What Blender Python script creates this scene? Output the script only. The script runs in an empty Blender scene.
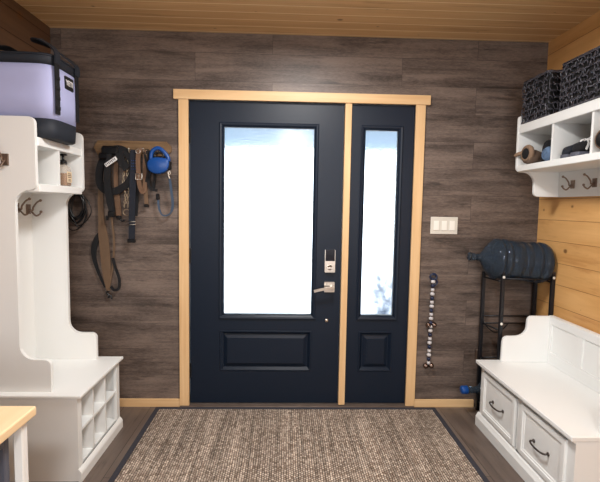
import bpy, bmesh, math, random
from mathutils import Vector, Matrix
random.seed(7)
PI = math.pi
scene = bpy.context.scene
COL = scene.collection

# ---------------------------------------------------------------- camera
F = 440.0
cam_d = bpy.data.cameras.new('camera')
cam = bpy.data.objects.new('camera', cam_d); COL.objects.link(cam)
cam_d.sensor_fit = 'HORIZONTAL'; cam_d.sensor_width = 36.0
cam_d.lens = F/600*36.0; cam_d.clip_start = 0.02
yaw, pitch, roll = [math.radians(a) for a in (1.9056, -4.4986, 0.9685)]
fw = Vector((math.sin(yaw)*math.cos(pitch), math.cos(yaw)*math.cos(pitch), math.sin(pitch)))
rt = Vector((math.cos(yaw), -math.sin(yaw), 0)); up = rt.cross(fw)
rt2 = math.cos(roll)*rt + math.sin(roll)*up
up2 = -math.sin(roll)*rt + math.cos(roll)*up
m3 = Matrix((rt2, up2, -fw)).transposed()
cam.matrix_world = Matrix.Translation((0, -2.9457, 1.380)) @ m3.to_4x4()
scene.camera = cam

# ---------------------------------------------------------------- world, exposure
scene.view_settings.view_transform = 'Standard'
scene.view_settings.look = 'None'
scene.view_settings.gamma = 1
scene.view_settings.use_curve_mapping = False
scene.view_settings.exposure = 0.07
W = bpy.data.worlds.new('sky'); scene.world = W; W.use_nodes = True
bg = W.node_tree.nodes['Background']
bg.inputs[0].default_value = (0.86, 0.94, 1.0, 1); bg.inputs[1].default_value = 4.0

def area(name, loc, size, watts, col, rot=(0, 0, 0), shape='DISK'):
    l = bpy.data.lights.new(name, 'AREA'); l.shape = shape; l.size = size; l.energy = watts; l.color = col
    if shape == 'RECTANGLE': l.size_y = size*0.8
    o = bpy.data.objects.new(name, l); o.location = loc; o.rotation_euler = rot; COL.objects.link(o); return o
WARM = (1.0, 0.978, 0.955)
area('ceiling_lamp_light', (0.12, -1.10, 2.425), 0.50, 42, WARM)
area('rear_fill_lamp', (0.12, -3.90, 2.425), 0.40, 48, WARM)  # unseen second lamp, added behind the camera as fill
area('rear_fill_panel', (0.2, -5.05, 1.6), 2.2, 62, (0.93, 0.96, 1.0), (PI/2, 0, 0), 'RECTANGLE')  # added fill panel for camera-facing sides; the rear wall has no window

# ---------------------------------------------------------------- materials
def lin(r, g, b):
    f = lambda c: (c/255/12.92) if c/255 <= 0.04045 else ((c/255+0.055)/1.055)**2.4
    return (f(r), f(g), f(b), 1)

def mat(name, col, rough=0.5, metal=0.0, noise=0.06, nscale=18, bump=0.0, bscale=120, spec=0.5, trans=0, ior=1.45, sheen=0, alpha=1):
    m = bpy.data.materials.new(name); m.use_nodes = True
    nt = m.node_tree; N = nt.nodes; L = nt.links; b = N['Principled BSDF']
    tc = N.new('ShaderNodeTexCoord')
    no = N.new('ShaderNodeTexNoise'); no.inputs['Scale'].default_value = nscale; no.inputs['Detail'].default_value = 4
    L.new(tc.outputs['Object'], no.inputs['Vector'])
    mx = N.new('ShaderNodeMixRGB'); mx.blend_type = 'MIX'
    mx.inputs[1].default_value = tuple(c*(1-noise) for c in col[:3])+(1,)
    mx.inputs[2].default_value = tuple(min(1, c*(1+noise)) for c in col[:3])+(1,)
    L.new(no.outputs['Fac'], mx.inputs[0]); L.new(mx.outputs[0], b.inputs['Base Color'])
    b.inputs['Roughness'].default_value = rough; b.inputs['Metallic'].default_value = metal
    b.inputs['Specular IOR Level'].default_value = spec
    b.inputs['Transmission Weight'].default_value = trans; b.inputs['IOR'].default_value = ior
    b.inputs['Sheen Weight'].default_value = sheen; b.inputs['Alpha'].default_value = alpha
    if bump:
        n2 = N.new('ShaderNodeTexNoise'); n2.inputs['Scale'].default_value = bscale; n2.inputs['Detail'].default_value = 3
        L.new(tc.outputs['Object'], n2.inputs['Vector'])
        bp = N.new('ShaderNodeBump'); bp.inputs['Strength'].default_value = bump; bp.inputs['Distance'].default_value = 0.004
        L.new(n2.outputs['Fac'], bp.inputs['Height']); L.new(bp.outputs[0], b.inputs['Normal'])
    return m

def planks(name, axes, length, width, c_lo, c_hi, c_dark, mortar, rough=0.5, grain=(1.2, 34), knots=0.0, msize=0.003,
           vary=0.5, darkamt=0.6, bump=0.25, spec=0.35, off=(0, 0), speck=0.0, gain=3.6, knotcol=(0.16, 0.07, 0.025, 1)):
    """boards running along axes[0], stacked along axes[1], object coordinates"""
    m = bpy.data.materials.new(name); m.use_nodes = True
    nt = m.node_tree; N = nt.nodes; L = nt.links; b = N['Principled BSDF']
    def math_(op, a, c, clamp=False):
        n = N.new('ShaderNodeMath'); n.operation = op; n.use_clamp = clamp
        for i, v in enumerate((a, c)):
            if v is None: continue
            if isinstance(v, (int, float)): n.inputs[i].default_value = v
            else: L.new(v, n.inputs[i])
        return n.outputs[0]
    def comb(x, y, z):
        n = N.new('ShaderNodeCombineXYZ')
        for i, v in enumerate((x, y, z)):
            if isinstance(v, (int, float)): n.inputs[i].default_value = v
            else: L.new(v, n.inputs[i])
        return n.outputs[0]
    tc = N.new('ShaderNodeTexCoord'); sp = N.new('ShaderNodeSeparateXYZ'); L.new(tc.outputs['Object'], sp.inputs[0])
    u = math_('ADD', sp.outputs['XYZ'.index(axes[0])], off[0]+20.0); v = math_('ADD', sp.outputs['XYZ'.index(axes[1])], off[1]+10*width)
    br = N.new('ShaderNodeTexBrick'); L.new(comb(u, v, 0), br.inputs['Vector'])
    br.offset = 0.37; br.offset_frequency = 2; br.squash = 1
    br.inputs['Color1'].default_value = (0, 0, 0, 1); br.inputs['Color2'].default_value = (1, 1, 1, 1)
    br.inputs['Mortar'].default_value = (0.5, 0.5, 0.5, 1)
    br.inputs['Scale'].default_value = 1; br.inputs['Mortar Size'].default_value = msize
    br.inputs['Mortar Smooth'].default_value = 0.3; br.inputs['Bias'].default_value = 0
    br.inputs['Brick Width'].default_value = length; br.inputs['Row Height'].default_value = width
    rnd = N.new('ShaderNodeSeparateColor'); L.new(br.outputs['Color'], rnd.inputs[0]); r = rnd.outputs[0]
    rz = math_('MULTIPLY', r, 37.0)
    g = N.new('ShaderNodeTexNoise'); g.inputs['Scale'].default_value = 1; g.inputs['Detail'].default_value = 8; g.inputs['Roughness'].default_value = 0.62
    g.inputs['Distortion'].default_value = 0.6
    L.new(comb(math_('MULTIPLY', u, grain[0]), math_('MULTIPLY', v, grain[1]), rz), g.inputs['Vector'])
    g2 = N.new('ShaderNodeTexNoise'); g2.inputs['Scale'].default_value = 1; g2.inputs['Detail'].default_value = 5
    L.new(comb(math_('MULTIPLY', u, grain[0]*2.2), math_('MULTIPLY', v, grain[1]*0.42), math_('ADD', rz, 9.0)), g2.inputs['Vector'])
    gf = math_('ADD', math_('MULTIPLY', g.outputs['Fac'], 0.6), math_('MULTIPLY', g2.outputs['Fac'], 0.4))
    if speck:
        g3 = N.new('ShaderNodeTexNoise'); g3.inputs['Scale'].default_value = 1; g3.inputs['Detail'].default_value = 4; g3.inputs['Roughness'].default_value = 0.8
        L.new(comb(math_('MULTIPLY', u, 34), math_('MULTIPLY', v, 150), rz), g3.inputs['Vector'])
        gf = math_('ADD', math_('MULTIPLY', gf, 1-speck), math_('MULTIPLY', g3.outputs['Fac'], speck))
        g4 = N.new('ShaderNodeTexNoise'); g4.inputs['Scale'].default_value = 1; g4.inputs['Detail'].default_value = 2
        L.new(comb(math_('MULTIPLY', u, 1.1), math_('MULTIPLY', v, 7), rz), g4.inputs['Vector'])
        gf = math_('ADD', gf, math_('MULTIPLY', math_('SUBTRACT', g4.outputs['Fac'], 0.5), 0.35))
    gf = math_('ADD', math_('MULTIPLY', math_('SUBTRACT', gf, 0.5), gain), 0.5, True)
    f = math_('ADD', math_('MULTIPLY', gf, 1-vary), math_('MULTIPLY', r, vary), True)
    mx = N.new('ShaderNodeMixRGB'); mx.inputs[1].default_value = c_lo; mx.inputs[2].default_value = c_hi; L.new(f, mx.inputs[0])
    dk = N.new('ShaderNodeTexNoise'); dk.inputs['Scale'].default_value = 1; dk.inputs['Detail'].default_value = 6; dk.inputs['Roughness'].default_value = 0.7
    L.new(comb(math_('MULTIPLY', u, grain[0]*1.6), math_('MULTIPLY', v, grain[1]*0.7), math_('ADD', rz, 3.0)), dk.inputs['Vector'])
    df = math_('MULTIPLY', math_('SUBTRACT', dk.outputs['Fac'], 0.56), 9.0, True)
    m2 = N.new('ShaderNodeMixRGB'); L.new(mx.outputs[0], m2.inputs[1]); m2.inputs[2].default_value = c_dark
    L.new(math_('MULTIPLY', df, darkamt), m2.inputs[0])
    out = m2.outputs[0]
    if knots:
        vo = N.new('ShaderNodeTexVoronoi'); vo.voronoi_dimensions = '2D'; vo.inputs['Scale'].default_value = 1
        L.new(comb(math_('MULTIPLY', u, knots*0.75), math_('MULTIPLY', v, knots*1.0), 0), vo.inputs['Vector'])
        vc = N.new('ShaderNodeSeparateColor'); L.new(vo.outputs['Color'], vc.inputs[0])
        kr = math_('SUBTRACT', math_('MULTIPLY', vc.outputs[0], 0.085), 0.015)
        wob = math_('MULTIPLY', math_('SUBTRACT', g.outputs['Fac'], 0.5), 0.06)
        kf = math_('MULTIPLY', math_('SUBTRACT', math_('ADD', kr, wob), vo.outputs['Distance']), 26.0, True)
        m4 = N.new('ShaderNodeMixRGB'); L.new(out, m4.inputs[1]); m4.inputs[2].default_value = knotcol
        L.new(math_('MULTIPLY', kf, 0.85), m4.inputs[0]); out = m4.outputs[0]
    m3_ = N.new('ShaderNodeMixRGB'); L.new(out, m3_.inputs[1]); m3_.inputs[2].default_value = mortar
    L.new(br.outputs['Fac'], m3_.inputs[0]); L.new(m3_.outputs[0], b.inputs['Base Color'])
    b.inputs['Roughness'].default_value = rough; b.inputs['Specular IOR Level'].default_value = spec
    bp = N.new('ShaderNodeBump'); bp.inputs['Strength'].default_value = bump; bp.inputs['Distance'].default_value = 0.003
    L.new(math_('SUBTRACT', math_('MULTIPLY', gf, 0.3), br.outputs['Fac']), bp.inputs['Height'])
    L.new(bp.outputs[0], b.inputs['Normal'])
    return m

def rug_mat():
    m = bpy.data.materials.new('woven_rug'); m.use_nodes = True
    nt = m.node_tree; N = nt.nodes; L = nt.links; b = N['Principled BSDF']
    tc = N.new('ShaderNodeTexCoord'); mp = N.new('ShaderNodeMapping'); mp.inputs['Rotation'].default_value = (0, 0, PI/2)
    mp.inputs['Location'].default_value = (7, 7, 0)
    L.new(tc.outputs['Object'], mp.inputs[0])
    nz = N.new('ShaderNodeTexNoise'); nz.inputs['Scale'].default_value = 30
    L.new(mp.outputs[0], nz.inputs['Vector'])
    ad = N.new('ShaderNodeMixRGB'); ad.blend_type = 'ADD'; ad.inputs[0].default_value = 0.008
    L.new(mp.outputs[0], ad.inputs[1]); L.new(nz.outputs['Color'], ad.inputs[2])
    br = N.new('ShaderNodeTexBrick'); L.new(ad.outputs[0], br.inputs['Vector']); br.offset = 0.5
    for k, v in (('Scale', 1), ('Mortar Size', 0.0022), ('Mortar Smooth', 0.8), ('Bias', 0.1), ('Brick Width', 0.017), ('Row Height', 0.0125)):
        br.inputs[k].default_value = v
    br.inputs['Color1'].default_value = lin(138, 120, 106); br.inputs['Color2'].default_value = lin(206, 190, 174)
    br.inputs['Mortar'].default_value = lin(58, 48, 42)
    def nz2(sx, sy, lo, hi, det=2):
        n2 = N.new('ShaderNodeTexNoise'); n2.inputs['Scale'].default_value = 1; n2.inputs['Detail'].default_value = det
        m2 = N.new('ShaderNodeMapping'); m2.inputs['Scale'].default_value = (sx, sy, 1); L.new(tc.outputs['Object'], m2.inputs[0]); L.new(m2.outputs[0], n2.inputs['Vector'])
        cr = N.new('ShaderNodeMapRange'); cr.inputs['From Min'].default_value = 0.3; cr.inputs['From Max'].default_value = 0.7
        cr.inputs['To Min'].default_value = lo; cr.inputs['To Max'].default_value = hi
        L.new(n2.outputs['Fac'], cr.inputs[0]); return cr.outputs[0]
    col = br.outputs['Color']
    for a in ((42, 1.2, 0.62, 1.28), (110, 60, 0.72, 1.25), (5, 3, 0.9, 1.08)):
        mu = N.new('ShaderNodeMixRGB'); mu.blend_type = 'MULTIPLY'; mu.inputs[0].default_value = 1
        L.new(col, mu.inputs[1]); L.new(nz2(*a), mu.inputs[2]); col = mu.outputs[0]
    L.new(col, b.inputs['Base Color'])
    b.inputs['Roughness'].default_value = 0.9; b.inputs['Specular IOR Level'].default_value = 0.15
    bp = N.new('ShaderNodeBump'); bp.invert = True; bp.inputs['Strength'].default_value = 0.8; bp.inputs['Distance'].default_value = 0.004
    L.new(br.outputs['Fac'], bp.inputs['Height']); L.new(bp.outputs[0], b.inputs['Normal'])
    return m

def frosted():
    m = bpy.data.materials.new('frosted_glass'); m.use_nodes = True
    nt = m.node_tree; N = nt.nodes; L = nt.links; b = N['Principled BSDF']
    b.inputs['Base Color'].default_value = (0.95, 0.98, 1, 1); b.inputs['Transmission Weight'].default_value = 1
    b.inputs['Roughness'].default_value = 0.10; b.inputs['IOR'].default_value = 1.45
    tc = N.new('ShaderNodeTexCoord'); n = N.new('ShaderNodeTexNoise'); n.inputs['Scale'].default_value = 60; n.inputs['Detail'].default_value = 3
    L.new(tc.outputs['Object'], n.inputs['Vector'])
    bp = N.new('ShaderNodeBump'); bp.inputs['Strength'].default_value = 0.22; bp.inputs['Distance'].default_value = 0.003
    L.new(n.outputs['Fac'], bp.inputs['Height']); L.new(bp.outputs[0], b.inputs['Normal'])
    return m

M = {}
M['wall_plank'] = planks('grey_brown_wall_planks', 'XZ', 1.35, 0.178, lin(58, 49, 45), lin(128, 113, 104), lin(34, 28, 26), lin(52, 44, 41), 0.42, (1.7, 26), 0, 0.0010, 0.20, 0.6, 0.12, 0.35, (0.35, -0.045), 0.38, 4.4)
M['pine_wall'] = planks('pine_wall_boards', 'YZ', 9.0, 0.135, lin(200, 146, 84), lin(232, 184, 122), lin(172, 112, 58), lin(140, 90, 46), 0.38, (1.0, 16), 4.2, 0.0016, 0.35, 0.4, 0.3, 0.4, (0.3, 0.03))
M['pine_shaded'] = planks('shaded_pine_boards', 'YZ', 9.0, 0.135, lin(84, 62, 46), lin(112, 84, 62), lin(66, 44, 30), lin(60, 38, 25), 0.45, (1.0, 22), 2.3, 0.0035, 0.35, 0.4, 0.3)  # left wall pine, its shade put into the darker board colours
M['pine_ceiling'] = planks('pine_ceiling_boards', 'XY', 9.0, 0.098, lin(206, 164, 112), lin(240, 204, 150), lin(160, 112, 66), lin(255, 232, 190), 0.38, (1.0, 30), 4.0, 0.0040, 0.5, 0.4, 0.5, 0.4, (0, 0.02))  # pale seam colour paints in the highlights along the board bevels
M['floor_plank'] = planks('dark_floor_planks', 'YX', 1.2, 0.18, lin(84, 72, 66), lin(122, 108, 98), lin(50, 42, 38), lin(38, 31, 28), 0.38, (1.4, 26), 0, 0.0018, 0.4, 0.6, 0.2)
M['casing'] = planks('clear_pine_trim', 'ZX', 9.0, 3.0, lin(212, 172, 124), lin(226, 192, 146), lin(190, 146, 96), lin(206, 165, 116), 0.45, (1.0, 40), 0, 0.0001, 0.1, 0.35, 0.1)
M['casing_x'] = planks('clear_pine_trim_flat', 'XZ', 9.0, 3.0, lin(212, 172, 124), lin(226, 192, 146), lin(190, 146, 96), lin(206, 165, 116), 0.45, (1.0, 40), 0, 0.0001, 0.1, 0.35, 0.1)
M['table_wood'] = planks('pale_table_wood', 'YX', 9.0, 3.0, lin(232, 202, 158), lin(242, 216, 176), lin(224, 188, 140), lin(220, 175, 120), 0.35, (0.8, 26), 0, 0.0001, 0.1, 0.3, 0.05)
M['rack_wood'] = planks('rustic_rack_wood', 'XZ', 9.0, 3.0, lin(92, 70, 48), lin(134, 106, 74), lin(70, 50, 34), lin(60, 42, 28), 0.6, (3.0, 60), 0, 0.0001, 0.1, 0.6, 0.4)
M['white'] = mat('white_painted_wood', lin(235, 237, 236), 0.42, noise=0.015, nscale=6)
M['white_plastic'] = mat('white_plastic', lin(238, 236, 228), 0.35, noise=0.01)
M['plate'] = mat('ivory_plate', lin(214, 210, 200), 0.4, noise=0.01)
M['plaster'] = mat('plaster', lin(205, 195, 182), 0.8, noise=0.02)
M['navy'] = mat('navy_painted_door', lin(16, 27, 42), 0.40, noise=0.08, nscale=30, bump=0.08, bscale=220, spec=0.3)
M['sill'] = mat('dark_bronze_sill', lin(104, 92, 84), 0.3, 0.3, noise=0.3, nscale=14)
M['glass'] = frosted()
M['chrome'] = mat('satin_nickel', lin(206, 198, 188), 0.28, 1.0, noise=0.03)
M['bronze'] = mat('dark_bronze_metal', lin(140, 122, 110), 0.32, 0.9, noise=0.1)
M['pull'] = mat('aged_pull_metal', lin(88, 80, 76), 0.3, 0.8, noise=0.1)
M['iron'] = mat('black_powder_metal', lin(22, 23, 28), 0.4, 0.0, noise=0.1)
M['black'] = mat('black_webbing', lin(16, 17, 21), 0.75, noise=0.2, bump=0.4, bscale=500)
M['navy_web'] = mat('navy_webbing', lin(22, 28, 40), 0.75, noise=0.15, bump=0.4, bscale=500)
M['brownlea'] = mat('brown_leather', lin(106, 84, 64), 0.55, noise=0.2, nscale=40, bump=0.3, bscale=300)
M['tan'] = mat('tan_leather', lin(108, 82, 62), 0.6, noise=0.2, nscale=30, bump=0.3, bscale=300)
M['blackplast'] = mat('black_plastic', lin(18, 19, 22), 0.28, noise=0.05)
M['keypad'] = mat('keypad_glass', lin(14, 18, 30), 0.12, noise=0.05)
M['blue'] = mat('blue_plastic', lin(18, 70, 140), 0.38, noise=0.06)
M['grey_cord'] = mat('slate_cord', lin(62, 78, 98), 0.7, noise=0.1)
M['lav'] = mat('lavender_fabric', lin(178, 184, 226), 0.7, noise=0.06, nscale=9, bump=0.25, bscale=400)
M['charc'] = mat('charcoal_fabric', lin(32, 38, 48), 0.62, noise=0.12, nscale=14, bump=0.25, bscale=400)
M['patch'] = mat('white_patch', lin(225, 225, 225), 0.7, noise=0.05)
M['wicker'] = mat('black_woven_rope', lin(72, 72, 80), 0.16, noise=0.85, nscale=60, spec=0.8)
M['wickback'] = mat('black_basket_backing', lin(14, 14, 16), 0.7, noise=0.2)
M['amber'] = mat('amber_soap', lin(150, 96, 44), 0.12, noise=0.08, trans=0.2)
M['clear'] = mat('clear_plastic', lin(236, 222, 205), 0.08, noise=0.02, alpha=0.28)
M['paper'] = mat('cream_paper_label', lin(226, 206, 176), 0.7, noise=0.04)
M['ink'] = mat('brown_ink', lin(84, 50, 30), 0.8, noise=0.05)
M['jug'] = mat('smoky_blue_plastic', lin(112, 130, 150), 0.07, noise=0.05, nscale=8, trans=0.86, ior=1.22, bump=0.05, bscale=12, spec=0.9)
M['fur'] = mat('tan_fleece', lin(138, 114, 94), 0.95, noise=0.3, nscale=90, bump=0.9, bscale=160)
M['suede'] = mat('taupe_suede', lin(104, 86, 74), 0.9, noise=0.25, nscale=50, bump=0.4, bscale=200)
M['knit'] = mat('black_knit', lin(22, 22, 26), 0.9, noise=0.3, nscale=80, bump=0.8, bscale=260)
M['bluegrey'] = mat('blue_grey_fabric', lin(96, 120, 150), 0.8, noise=0.2, nscale=60, bump=0.4)
M['greysole'] = mat('grey_rubber', lin(84, 86, 98), 0.6, noise=0.1)
M['lace'] = mat('white_lace', lin(230, 230, 230), 0.7, noise=0.05)
M['bead_w'] = mat('white_bead', lin(200, 198, 200), 0.3, noise=0.1)
M['bead_b'] = mat('navy_bead', lin(32, 42, 70), 0.3, noise=0.1)
M['bell'] = mat('antique_bell_metal', lin(130, 112, 104), 0.25, 1.0, noise=0.1)
M['brass'] = mat('steel_chain', lin(176, 160, 138), 0.3, 1.0, noise=0.1)
M['rug'] = rug_mat()
M['rugedge'] = mat('navy_rug_binding', lin(52, 52, 60), 0.85, noise=0.15, nscale=120, bump=0.5, bscale=300)
M['snow'] = mat('snow', lin(240, 243, 250), 0.8, noise=0.03, bump=0.3, bscale=6)
M['soffit'] = mat('porch_soffit', lin(112, 134, 150), 0.7, noise=0.05)
M['foliage'] = mat('frosty_shrub', lin(112, 128, 150), 0.8, noise=0.3)
lampm = bpy.data.materials.new('lamp_diffuser'); lampm.use_nodes = True
lampm.node_tree.nodes['Principled BSDF'].inputs['Emission Color'].default_value = (1, 0.9, 0.78, 1)
lampm.node_tree.nodes['Principled BSDF'].inputs['Emission Strength'].default_value = 3
M['lamp'] = lampm

# ---------------------------------------------------------------- mesh helpers
class G:
    def __init__(s): s.b = bmesh.new()
    def _faces(s, verts, faces, mi=0, smooth=False):
        vs = [s.b.verts.new(v) for v in verts]
        for f in faces:
            try:
                fc = s.b.faces.new([vs[i] for i in f]); fc.material_index = mi; fc.smooth = smooth
            except ValueError: pass
        return vs
    def box(s, x0, x1, y0, y1, z0, z1, bev=0.0, mi=0, seg=1):
        if bev:
            t = bmesh.new()
            bmesh.ops.create_cube(t, size=1)
            for v in t.verts: v.co = Vector(((x0+x1)/2+v.co.x*(x1-x0), (y0+y1)/2+v.co.y*(y1-y0), (z0+z1)/2+v.co.z*(z1-z0)))
            bmesh.ops.bevel(t, geom=t.edges[:], offset=bev, segments=seg, affect='EDGES', profile=0.5)
            t.verts.index_update()
            s._faces([v.co.copy() for v in t.verts], [[v.index for v in f.verts] for f in t.faces], mi); t.free(); return s
        v = [(x, y, z) for x in (x0, x1) for y in (y0, y1) for z in (z0, z1)]
        s._faces(v, [(0, 1, 3, 2), (4, 6, 7, 5), (0, 4, 5, 1), (2, 3, 7, 6), (0, 2, 6, 4), (1, 5, 7, 3)], mi); return s
    def prism(s, pts, plane, a, b_, mi=0):
        """pts 2D outline; plane 'XZ' extrudes along Y from a to b, 'YZ' along X, 'XY' along Z"""
        def P(p, h):
            if plane == 'XZ': return (p[0], h, p[1])
            if plane == 'YZ': return (h, p[0], p[1])
            return (p[0], p[1], h)
        n = len(pts)
        vs = [P(p, a) for p in pts]+[P(p, b_) for p in pts]
        s._faces(vs, [list(range(n))[::-1], list(range(n, 2*n))]+[(i, (i+1) % n, n+(i+1) % n, n+i) for i in range(n)], mi); return s
    def rings(s, rings, cap=True, mi=0, smooth=True, closed=False):
        n = len(rings[0]); vs = []
        for r in rings: vs += list(r)
        fs = []
        m_ = len(rings)
        for k in range(m_ if closed else m_-1):
            k2 = (k+1) % m_
            for i in range(n):
                j = (i+1) % n; fs.append((k*n+i, k*n+j, k2*n+j, k2*n+i))
        if cap and not closed: fs += [list(range(n))[::-1], list(range((m_-1)*n, m_*n))]
        s._faces(vs, fs, mi, smooth); return s
    def tube(s, pts, r, n=8, closed=False, mi=0, cap=True):
        pts = [Vector(p) for p in pts]; rs = r if isinstance(r, (list, tuple)) else [r]*len(pts)
        R = []; prev = None
        for i, p in enumerate(pts):
            if closed: t = pts[(i+1) % len(pts)]-pts[i-1]
            else: t = pts[min(i+1, len(pts)-1)]-pts[max(i-1, 0)]
            t.normalize()
            if prev is None:
                a = Vector((0, 0, 1)) if abs(t.z) < 0.9 else Vector((1, 0, 0)); u = t.cross(a).normalized()
            else:
                u = prev-t*prev.dot(t)
                u = u.normalized() if u.length > 1e-6 else t.orthogonal().normalized()
            prev = u; w = t.cross(u)
            R.append([p+rs[i]*(math.cos(2*PI*k/n)*u+math.sin(2*PI*k/n)*w) for k in range(n)])
        return s.rings(R, cap, mi, True, closed)
    def strap(s, pts, w, t, N=(0, -1, 0), mi=0, closed=False):
        pts = [Vector(p) for p in pts]; R = []; ws = w if isinstance(w, (list, tuple)) else [w]*len(pts)
        for i, p in enumerate(pts):
            if closed: T = pts[(i+1) % len(pts)]-pts[i-1]
            else: T = pts[min(i+1, len(pts)-1)]-pts[max(i-1, 0)]
            T.normalize(); n_ = N(i) if callable(N) else Vector(N)
            wd = T.cross(n_)
            wd = wd.normalized() if wd.length > 1e-5 else T.orthogonal().normalized()
            nn = wd.cross(T).normalized()
            a = wd*ws[i]/2; c = nn*t/2
            R.append([p-a-c, p+a-c, p+a+c, p-a+c])
        return s.rings(R, True, mi, False, closed)
    def lathe(s, prof, o, axis='Z', n=32, mi=0, smooth=True):
        """prof: (r, h) list along axis from origin o"""
        R = []
        for r, h in prof:
            ring = []
            for k in range(n):
                a = 2*PI*k/n; c, d = max(r, 1e-5)*math.cos(a), max(r, 1e-5)*math.sin(a)
                ring.append({'Z': (o[0]+c, o[1]+d, o[2]+h), 'X': (o[0]+h, o[1]+c, o[2]+d), 'Y': (o[0]+c, o[1]+h, o[2]+d)}[axis])
            R.append([Vector(q) for q in ring])
        return s.rings(R, True, mi, smooth)
    def ball(s, c, r, n=14, sc=(1, 1, 1), mi=0):
        R = []
        for i in range(n//2+1):
            a = PI*i/(n//2); rr = max(math.sin(a), 1e-4)
            R.append([Vector((c[0]+r*sc[0]*rr*math.cos(2*PI*k/n), c[1]+r*sc[1]*rr*math.sin(2*PI*k/n), c[2]-r*sc[2]*math.cos(a))) for k in range(n)])
        return s.rings(R, False, mi)
    def xf(s, mtx): bmesh.ops.transform(s.b, matrix=mtx, verts=s.b.verts[:]); return s
    def obj(s, name, mats, parent=None):
        bmesh.ops.remove_doubles(s.b, verts=s.b.verts[:], dist=1e-6)
        bmesh.ops.recalc_face_normals(s.b, faces=s.b.faces[:])
        me = bpy.data.meshes.new(name); s.b.to_mesh(me); s.b.free()
        for m in (mats if isinstance(mats, (list, tuple)) else [mats]): me.materials.append(m)
        o = bpy.data.objects.new(name, me); COL.objects.link(o)
        if parent:
            o.parent = parent
            # thing Empties sit at their base: keep the mesh where it was drawn
            o.matrix_parent_inverse = PINV.get(parent.name, Matrix.Identity(4))
            PINV[o.name] = Matrix.Identity(4)
        return o
PINV = {}
def thing(name, label, cat, loc=(0, 0, 0), group=None):
    o = bpy.data.objects.new(name, None); COL.objects.link(o); o.location = loc; o.empty_display_size = 0.1
    o['label'] = label; o['category'] = cat
    if group: o['group'] = group
    PINV[o.name] = Matrix.Translation(Vector(loc)).inverted()
    return o
def tag(o, label, cat, group=None):
    o['label'] = label; o['category'] = cat
    if group: o['group'] = group
    return o
def struct(o): o['kind'] = 'structure'; return o
def spl(pts, k=6, closed=False):
    pts = [Vector(p) for p in pts]; out = []; n = len(pts)
    for i in range(n if closed else n-1):
        g = (lambda j: pts[j % n]) if closed else (lambda j: pts[max(0, min(n-1, j))])
        p0, p1, p2, p3 = g(i-1), g(i), g(i+1), g(i+2)
        for q in range(k):
            t = q/k
            out.append(0.5*((2*p1)+(p2-p0)*t+(2*p0-5*p1+4*p2-p3)*t*t+(3*p1-p0-3*p2+p3)*t**3))
    if not closed: out.append(pts[-1])
    return out
def rr(x0, x1, z0, z1, r, n=5, corners=(1, 1, 1, 1)):
    """rounded rectangle outline, corners: (x0z0, x1z0, x1z1, x0z1)"""
    out = []
    for (cx, cz, a0, c, X, Z) in ((x0+r, z0+r, PI, corners[0], x0, z0), (x1-r, z0+r, 1.5*PI, corners[1], x1, z0), (x1-r, z1-r, 0, corners[2], x1, z1), (x0+r, z1-r, PI/2, corners[3], x0, z1)):
        if not c: out.append((X, Z)); continue
        for k in range(n+1):
            a = a0+PI/2*k/n; out.append((cx+r*math.cos(a), cz+r*math.sin(a)))
    return out
def arc(cx, cz, r, a0, a1, n=6): return [(cx+r*math.cos(math.radians(a0+(a1-a0)*k/n)), cz+r*math.sin(math.radians(a0+(a1-a0)*k/n))) for k in range(n+1)]
def sphere_ring(cx, cy, hx, hy, z, e=4.0, n=40):
    out = []
    for k in range(n):
        a = 2*PI*k/n; c, s_ = math.cos(a), math.sin(a)
        out.append(Vector((cx+hx*math.copysign(abs(c)**(2/e), c), cy+hy*math.copysign(abs(s_)**(2/e), s_), z)))
    return out

# ================================================================ ROOM
XL, XR, H, YB = -1.515, 1.718, 2.486, -5.2
DX0, DX1, DZ = -0.662, 0.869, 2.075            # rough opening for door + sidelight
g = G(); g.box(XL-0.12, XR+0.12, YB-0.12, 0.20, -0.10, 0.0); struct(g.obj('floor', M['floor_plank']))
g = G(); g.box(XL-0.12, XR+0.12, YB-0.12, 0.20, H, H+0.10); struct(g.obj('ceiling', M['pine_ceiling']))
g = G(); g.box(XL-0.12, DX0, 0, 0.16, 0, H); g.box(DX1, XR+0.12, 0, 0.16, 0, H); g.box(DX0, DX1, 0, 0.16, DZ, H)
struct(g.obj('wall_back', M['wall_plank']))
g = G(); g.box(XL-0.12, XL, YB, 0, 0, H); struct(g.obj('wall_left', M['pine_shaded']))
g = G(); g.box(XR, XR+0.12, YB, 0, 0, H); struct(g.obj('wall_right', M['pine_wall']))
g = G(); g.box(XL-0.12, XR+0.12, YB-0.12, YB, 0, H); struct(g.obj('wall_front', M['plaster']))
# casing
def trim(n, x0, x1, z0, z1, m='casing', y0=-0.020, y1=0.0):
    g = G(); g.box(x0, x1, y0, y1, z0, z1, 0.0015); return struct(g.obj('trim_%d' % n, M[m]))
trim(1, -0.704, -0.641, 0.012, 2.058)
trim(2, 0.848, 0.911, 0.012, 2.058)
trim(3, -0.735, 0.941, 2.059, 2.120, 'casing_x', -0.024)
trim(4, 0.381, 0.424, 0.018, 2.058, y0=-0.016, y1=0.10)
g = G(); g.box(XL+0.001, -0.705, -0.014, 0, 0.0, 0.055, 0.002); struct(g.obj('baseboard_back', M['casing_x']))
g = G(); g.box(0.912, 1.33, -0.014, 0, 0.0, 0.055, 0.002); struct(g.obj('baseboard_back', M['casing_x']))
# sill
g = G(); g.prism([(-0.030, 0.0), (-0.024, 0.009), (0.0, 0.014), (0.155, 0.020), (0.155, 0.0)], 'YZ', -0.700, 0.905)
struct(g.obj('trim_5', M['sill']))
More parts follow.
